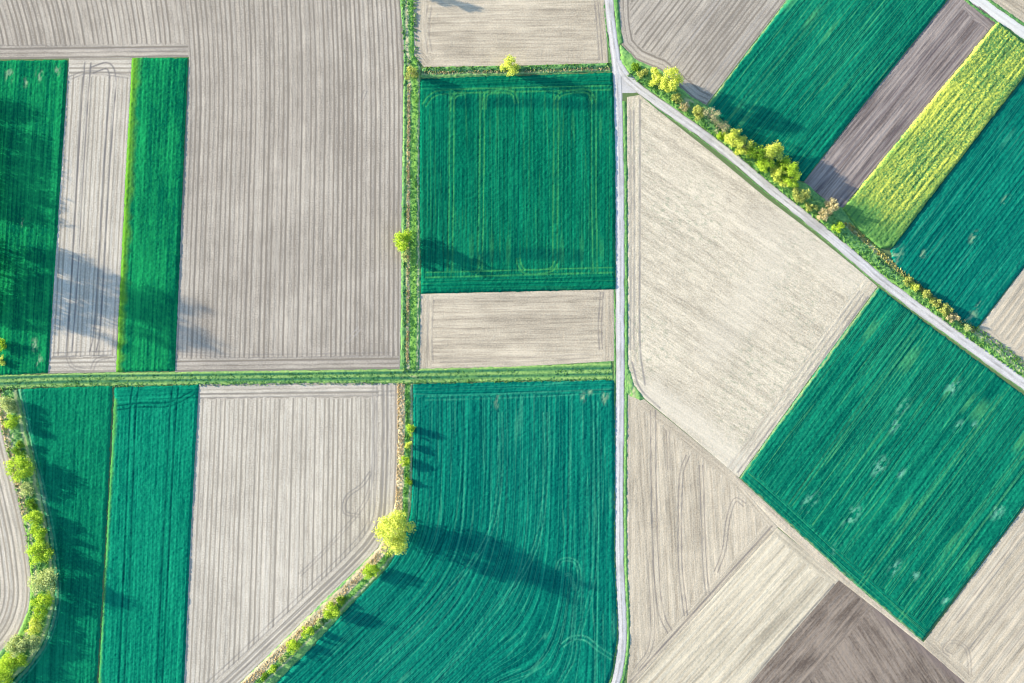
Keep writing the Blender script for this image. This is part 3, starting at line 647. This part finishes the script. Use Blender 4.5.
tufts('tall_grass', 'rough grass along the lower edge of the grass track', [(-40, 389), (60, 385.3), (200, 384), (400, 382), (610, 378.5)], -2.2, 2.2, 1500, .2, L['tuft'], 23, w=.26)
tufts('dry_reed', 'dry tan reed at the upper end of the lower left hedge', HEDGE_W[:30], 3, 9, 1100, .28, L['reed'], 21, cat='reed')
tufts('tall_grass', 'tall green grass growing along the diagonal road ditch', DL, -8, 7, 4500, .35, L['tuft'], 16, w=.38)
tufts('rusty_reed', 'rust coloured reed along the diagonal ditch below the trees', smooth([(845, 222), (880, 254), (918, 286), (955, 316), (975, 332)]), -2.5, 2.5, 1200, .45, L['rust'], 17, cat='reed')
tufts('dry_reed', 'dry tan reed on the thin ditch above the green square', [(424, 70), (520, 69), (610, 66)], 1.5, 4, 700, .3, L['reed'], 18, cat='reed')
tufts('tall_grass', 'tall green grass on the thin ditch above the green square', [(424, 70), (520, 69), (610, 66)], -3, 3.5, 1000, .3, L['tuft'], 19, w=.33)

# ------------------------------------------------------------------ trees
def tube(vs, fs, a, b, ra, rb, k=6):
    a = np.array(a, float); b = np.array(b, float); d = b - a; d /= np.linalg.norm(d) + 1e-9
    e = np.cross(d, [0.3, 0.9, 0.1]); e /= np.linalg.norm(e); f = np.cross(d, e)
    i0 = sum(len(x) for x in vs)
    an = np.arange(k) / k * 2 * math.pi
    ring = np.cos(an)[:, None] * e + np.sin(an)[:, None] * f
    vs.append(a + ring * ra); vs.append(b + ring * rb)
    for j in range(k):
        fs.append((i0 + j, i0 + (j + 1) % k, i0 + k + (j + 1) % k, i0 + k + j))
def tree(kind, label, cx, cy, dx, dy, H, leaf, seed, name='tree', cat='tree', group=None, dens=1.0, leafsize=None, ragged=.35, lowcrown=None):
    r = np.random.default_rng(seed)
    low = (-.06 if H > 12 else .03) if lowcrown is None else lowcrown
    zc = H * (low + 1) / 2
    k = 1 - zc / CAMZ
    bx, by = CX + (cx - CX) * k, CY + (cy - CY) * k
    X, Y = W(bx, by)
    rx, ry = dx / 2 * S * k * 1.02, dy / 2 * S * k * 1.02; rz = H * (1 - low) / 2
    root = bpy.data.objects.new(name, None); COL.objects.link(root); root.location = (X, Y, 0); root.empty_display_size = .5
    tag(root, label, cat, group)
    rm = (rx + ry) / 2
    # clump centres
    nc = int(np.clip(8 + rx * ry * 1.3, 9, 60))
    d = r.normal(size=(nc, 3)); d /= np.linalg.norm(d, axis=1)[:, None]
    rad = (.3 + .62 * r.random(nc) ** .7)
    pn = (np.hypot(d[:, 0], d[:, 1]) ** 3.2 + np.abs(d[:, 2]) ** 3.2) ** (1 / 3.2)
    d = d / pn[:, None]
    cl = d * rad[:, None] * np.array([rx, ry, rz]) + np.array([0, 0, zc])
    cr = (.25 + .26 * r.random(nc)) * rm * (1.05 if nc < 14 else .85)
    # trunk and limbs
    vs, fs = [], []
    tr = max(.05, H * .017)
    th = zc * .75
    lean = (r.random(2) - .5) * .1 * H
    p0 = np.array([0, 0, -.05]); p1 = np.array([lean[0] * .4, lean[1] * .4, th * .5]); p2 = np.array([lean[0], lean[1], th])
    top = np.array([lean[0], lean[1], zc + rz * .55])
    tube(vs, fs, p0, p1, tr * 1.35, tr, 8); tube(vs, fs, p1, p2, tr, tr * .75, 8); tube(vs, fs, p2, top, tr * .75, tr * .2, 6)
    for i in range(min(nc, 14 if kind != 'bare' else 18)):
        st = p1 + (p2 - p1) * r.random() if r.random() < .6 else p2 + (top - p2) * r.random() * .5
        midp = (st + cl[i]) / 2 + np.array([0, 0, -.06 * rm])
        tube(vs, fs, st, midp, tr * .42, tr * .26, 5); tube(vs, fs, midp, cl[i], tr * .26, tr * .08, 5)
        if kind == 'bare':
            for q in range(9):
                dv = r.normal(size=3); dv[2] = abs(dv[2]) * .7; dv *= rm * .42 / np.linalg.norm(dv)
                tube(vs, fs, midp + (cl[i] - midp) * r.random(), cl[i] + dv, tr * .13, tr * .05, 3)
    tk = mesh_np('trunk', np.concatenate(vs), np.array(fs), M['bark']); tk.parent = root
    # leaves
    ls = leafsize or (.2 + .016 * rm + .004 * H)
    area = 4 * math.pi * ((rx * ry) ** 1.6 / 1 + 2 * (rm * rz) ** 1.6) ** .625 / 3 ** .625
    n = int(dens * 1.0 * area / (ls * ls) * .95) + 80
    ci = r.choice(nc, n, p=cr ** 2 / (cr ** 2).sum())
    dv = r.normal(size=(n, 3)); dv /= np.linalg.norm(dv, axis=1)[:, None]
    rr = (1 - ragged * np.abs(r.normal(size=n)) * .8).clip(.1, 1.25) * (1 + .18 * r.normal(size=n))
    pos = cl[ci] + dv * (cr[ci] * rr)[:, None] * np.array([1, 1, .85])
    pos[:, 2] = np.maximum(pos[:, 2], .15)
    nr = dv * .9 + r.normal(size=(n, 3)) * .75 + np.array([0, 0, .25]); nr /= np.linalg.norm(nr, axis=1)[:, None]
    e = np.cross(nr, r.normal(size=(n, 3))); e /= np.linalg.norm(e, axis=1)[:, None]; f = np.cross(nr, e)
    s = ls * (.55 + .9 * r.random(n))[:, None]
    v = np.stack([pos - e * s, pos - f * s * .55 + nr * s * .12, pos + e * s, pos + f * s * .55 + nr * s * .12], 1).reshape(-1, 3)
    tint = (.55 * r.random(n) + .45 * r.random(nc)[ci]).clip(0, 1)
    c = mesh_np('crown', v, np.arange(4 * n).reshape(-1, 4), L[leaf], None, {'tint': tint}, False); c.parent = root
    return root

HT = 'trees and shrubs of the roadside row'
HW = 'shrubs of the lower left hedge'
HL = 'shrubs on the curved reed bank'
T = [
 # kind, label, x, y, dx, dy, H, leaf, group, name
 ('t', 'big round yellow green tree casting the longest shadow over the large crop', 395, 532, 33, 40, 18.2, 'yellow', None),
 ('t', 'lime tree standing alone in the upright ditch left of the green square', 402.5, 240, 17, 24, 8.0, 'lime', None),
 ('s', 'pale green bush touching the lower side of the lone lime tree in the ditch', 406, 256, 9, 13, 3.4, 'pale', None),
 ('t', 'lone yellow tree on the thin ditch above the green square', 510, 66, 19, 17, 8.0, 'yellow', None),
 ('s', 'olive bush where the upright and the level ditch meet', 411, 73, 14, 15, 4.5, 'olive', None),
 ('s', 'small green bush nearest the road fork in the roadside row', 637, 67, 10, 9, 2.4, 'green', HT),
 ('s', 'small olive shrub just left of the first yellow roadside tree', 643, 73, 9, 9, 3.0, 'olive', HT),
 ('t', 'yellow tree with a notched crown first in the roadside row', 656, 76, 13, 14, 9.0, 'yellow', HT),
 ('t', 'tall broad yellow tree second in the roadside row beside the grey field', 670, 81, 19, 20, 13.5, 'yellow', HT),
 ('s', 'brownish budding shrub below the two yellow trees near the fork', 677, 98, 12, 10, 3.4, 'olive', HT),
 ('s', 'low peach brown shrub just above the olive budding tree', 685, 106, 9, 8, 2.6, 'peach', HT),
 ('t', 'olive budding tree before the bare trees of the roadside row', 699, 113, 13, 14, 6.0, 'olive', HT),
 ('b', 'bare branching tree at the corner of grey field and green crop', 712, 114, 17, 17, 9.5, 'bare', HT),
 ('b', 'low bare tree with spread branches beside the first tall yellow green crowns', 721, 127, 18, 14, 6.5, 'bare', HT),
 ('s', 'small green bush under the low bare tree by the road', 722, 136, 9, 9, 2.6, 'lime', HT),
 ('t', 'bright yellow tree starting the dense middle clump of the roadside row', 735, 140, 16, 17, 7.0, 'yellow', HT),
 ('t', 'yellow green tree close behind the bright yellow tree of the middle clump', 744, 146, 15, 15, 6.5, 'yellow', HT),
 ('t', 'darker green tree in the gap of the middle clump', 756, 152, 17, 15, 6.0, 'green', HT),
 ('t', 'tall yellow green tree topping the middle clump next to the green crop', 773, 153, 18, 19, 7.5, 'yellow', HT),
 ('t', 'yellow green tree on the road side of the middle clump', 766, 165, 15, 14, 5.5, 'lime', HT),
 ('t', 'broad green tree on the crop side of the middle clump', 788, 166, 19, 19, 7.0, 'lime', HT),
 ('t', 'lime tree near the road below the broad green tree', 778, 173, 14, 14, 5.5, 'yellow', HT),
 ('t', 'lime tree closing the middle clump near the violet field', 791, 179, 16, 16, 6.5, 'lime', HT),
 ('s', 'yellow bush at the road edge below the middle clump', 783, 183, 11, 10, 3.6, 'yellow', HT),
 ('t', 'olive green tree just after the middle clump by the violet field', 801, 195, 16, 14, 5.0, 'olive', HT),
 ('s', 'small olive bush between olive tree and peach tree', 811, 205, 12, 12, 3.6, 'olive', HT),
 ('s', 'peach budding shrub on the road side at the end of the violet field', 824, 214, 14, 13, 4.0, 'peach', HT),
 ('t', 'peach budding tree reaching into the foot of the violet field', 832, 206, 13, 12, 5.0, 'peach', HT),
 ('s', 'bright green round bush at the corner of the yellow crop', 838, 227, 11, 10, 3.2, 'lime', HT),
 ('s', 'short olive shrub first in the ditch below the yellow crop', 907, 280, 10, 9, 2.2, 'olive', 'olive shrubs in the diagonal ditch'),
 ('s', 'yellowish shrub second in the ditch below the yellow crop', 916, 287, 11, 9, 2.4, 'yellow', 'olive shrubs in the diagonal ditch'),
 ('s', 'olive shrub in the middle of the diagonal ditch row', 926, 294, 12, 10, 2.8, 'olive', 'olive shrubs in the diagonal ditch'),
 ('s', 'rusty olive shrub before the last pair of the diagonal ditch', 935, 302, 12, 10, 2.8, 'olive', 'olive shrubs in the diagonal ditch'),
 ('s', 'rounded olive shrub throwing a dark shadow on the green crop corner', 945, 310, 13, 11, 3.4, 'olive', 'olive shrubs in the diagonal ditch'),
 ('s', 'peach olive shrub last of the diagonal ditch row', 954, 317, 12, 10, 3.0, 'peach', 'olive shrubs in the diagonal ditch'),
 ('s', 'small pale shrub at the tip of the beige triangle field', 967, 327, 8, 7, 1.6, 'pale', 'olive shrubs in the diagonal ditch'),
 # lower left hedge
 ('s', 'long pale green shrub at the upper end of the lower left hedge', 8, 404, 12, 18, 3.5, 'pale', HW),
 ('s', 'lime shrub under the pale one at the hedge top', 12, 422, 12, 14, 3.5, 'lime', HW),
 ('s', 'slim green shrub between the hedge top and the round lime tree', 19, 449, 9, 14, 3.0, 'green', HW),
 ('t', 'round lime tree in the upper part of the lower left hedge', 20, 468, 21, 20, 5.5, 'lime', HW),
 ('s', 'pale thin shrub just below the round lime tree', 28, 489, 12, 13, 3.6, 'pale', HW),
 ('s', 'small green bush in the gap of the lower left hedge', 31, 505, 9, 10, 2.6, 'green', HW),
 ('t', 'lime shrub tree in the middle of the hedge above its twin', 34.5, 519, 15, 15, 4.8, 'lime', HW),
 ('t', 'lime shrub tree in the middle of the hedge below its twin', 38, 535, 14, 15, 4.8, 'lime', HW),
 ('t', 'bushy lime tree directly above the whitish tree of the hedge', 39.5, 554, 19, 20, 6.5, 'lime', HW),
 ('t', 'whitish green rounded tree bulging from the lower left hedge', 44, 581, 21, 22, 7.5, 'pale', HW),
 ('t', 'lime tree directly below the whitish tree of the hedge', 43, 600, 15, 16, 5.5, 'lime', HW),
 ('s', 'lime shrub where the lower left hedge starts to bend', 40, 612, 12, 12, 4.0, 'lime', HW),
 ('t', 'yellow green tree on the bend of the lower left hedge', 35, 627, 14, 15, 5.0, 'yellow', HW),
 ('t', 'pale green tree on the field side after the hedge bend', 28, 644, 18, 17, 5.5, 'pale', HW),
 ('t', 'pale olive tree on the ploughed side after the hedge bend', 14, 646, 17, 17, 5.5, 'pale', HW),
 ('s', 'lime bush at the foot of the two pale trees', 20, 660, 14, 13, 4.0, 'lime', HW),
 ('t', 'wide lime tree in the bottom left corner', 6, 667, 21, 19, 6.0, 'lime', HW),
 ('t', 'lime tree cut by the bottom left picture corner', 2, 681, 17, 15, 5.5, 'lime', HW),
 ('s', 'lime shrub at the left picture edge above the grass track', 0, 343, 9, 15, 3.2, 'lime', None),
 ('s', 'small yellow shrub at the left picture edge touching the grass track', 1, 360, 8, 10, 2.2, 'yellow', None),
 # reed bank
 ('s', 'round lime bush next below the big yellow green tree', 371.5, 571.5, 15, 15, 4.6, 'lime', HL),
 ('s', 'larger lime bush halfway down the curved reed bank', 332, 610, 18, 17, 5.0, 'lime', HL),
 ('s', 'little green bush touching the larger lime bush', 341, 600, 9, 9, 2.2, 'green', HL),
 ('s', 'small pale bush between the larger lime bush and the bright pair', 319, 622, 8, 8, 1.8, 'pale', HL),
 ('s', 'bright green upper bush of the lower pair on the reed bank', 307, 632, 13, 11, 3.2, 'lime', HL),
 ('s', 'bright green lower bush of the pair on the reed bank', 293, 647, 15, 14, 3.6, 'lime', HL),
 ('s', 'tiny pale bush below the bright green pair', 282.5, 659, 8, 8, 1.8, 'pale', HL),
 ('s', 'tiny lime bush near the bottom of the reed bank', 272, 669, 8, 8, 1.8, 'lime', HL),
 ('s', 'tiny green bush last on the reed bank at the bottom edge', 264, 677, 8, 8, 1.6, 'green', HL),
 ('s', 'tall narrow lime bush on the straight part of the reed bank', 410, 430, 7, 16, 3.2, 'lime', HL),
 ('s', 'yellow green bush in the middle of the straight reed bank', 408.5, 446, 7, 9, 2.6, 'yellow', HL),
 ('s', 'lime bush on the tan edge of the straight reed bank', 405.5, 461, 10, 9, 3.0, 'lime', HL),
 ('s', 'small green bush low on the straight reed bank', 409, 481, 7, 8, 1.9, 'green', HL),
]
for i, (k, lab, x, y, dx, dy, H, leaf, grp) in enumerate(T):
    if grp == HW: dx *= 1.22; dy *= 1.18
    elif grp == HT and k == 't': dx *= 1.1; dy *= 1.1
    if k == 't': tree('t', lab, x, y, dx, dy, H, leaf, 100 + i, 'broadleaf_tree', 'tree', grp)
    elif k == 'b': tree('bare', lab, x, y, dx, dy, H, leaf, 100 + i, 'bare_tree', 'tree', grp, dens=.16, leafsize=.2)
    else: tree('s', lab, x, y, dx, dy, H, leaf, 100 + i, 'shrub', 'shrub', grp, lowcrown=.1)
# trees just outside the frame whose shadows fall into it
OUT = [(-22, 100, 22, 5.5), (-22, 126, 28, 6.5), (-22, 152, 28, 6.8), (-22, 178, 28, 6.8), (-24, 200, 26, 6.5), (-32, 240, 34, 20), (-34, 266, 36, 21.5), (-30, 292, 26, 14), (-20, 312, 20, 6)]
for i, (x, y, d, H) in enumerate(OUT):
    tree('t', 'tree of the row standing beyond the left picture edge', x, y, d, d, H, 'lime', 300 + i, 'broadleaf_tree', 'tree', 'trees beyond the left edge', dens=.8)
tree('t', 'lime tree above the top picture edge beside the ditch', 402, -18, 14, 14, 7.5, 'lime', 320, 'broadleaf_tree', 'tree')
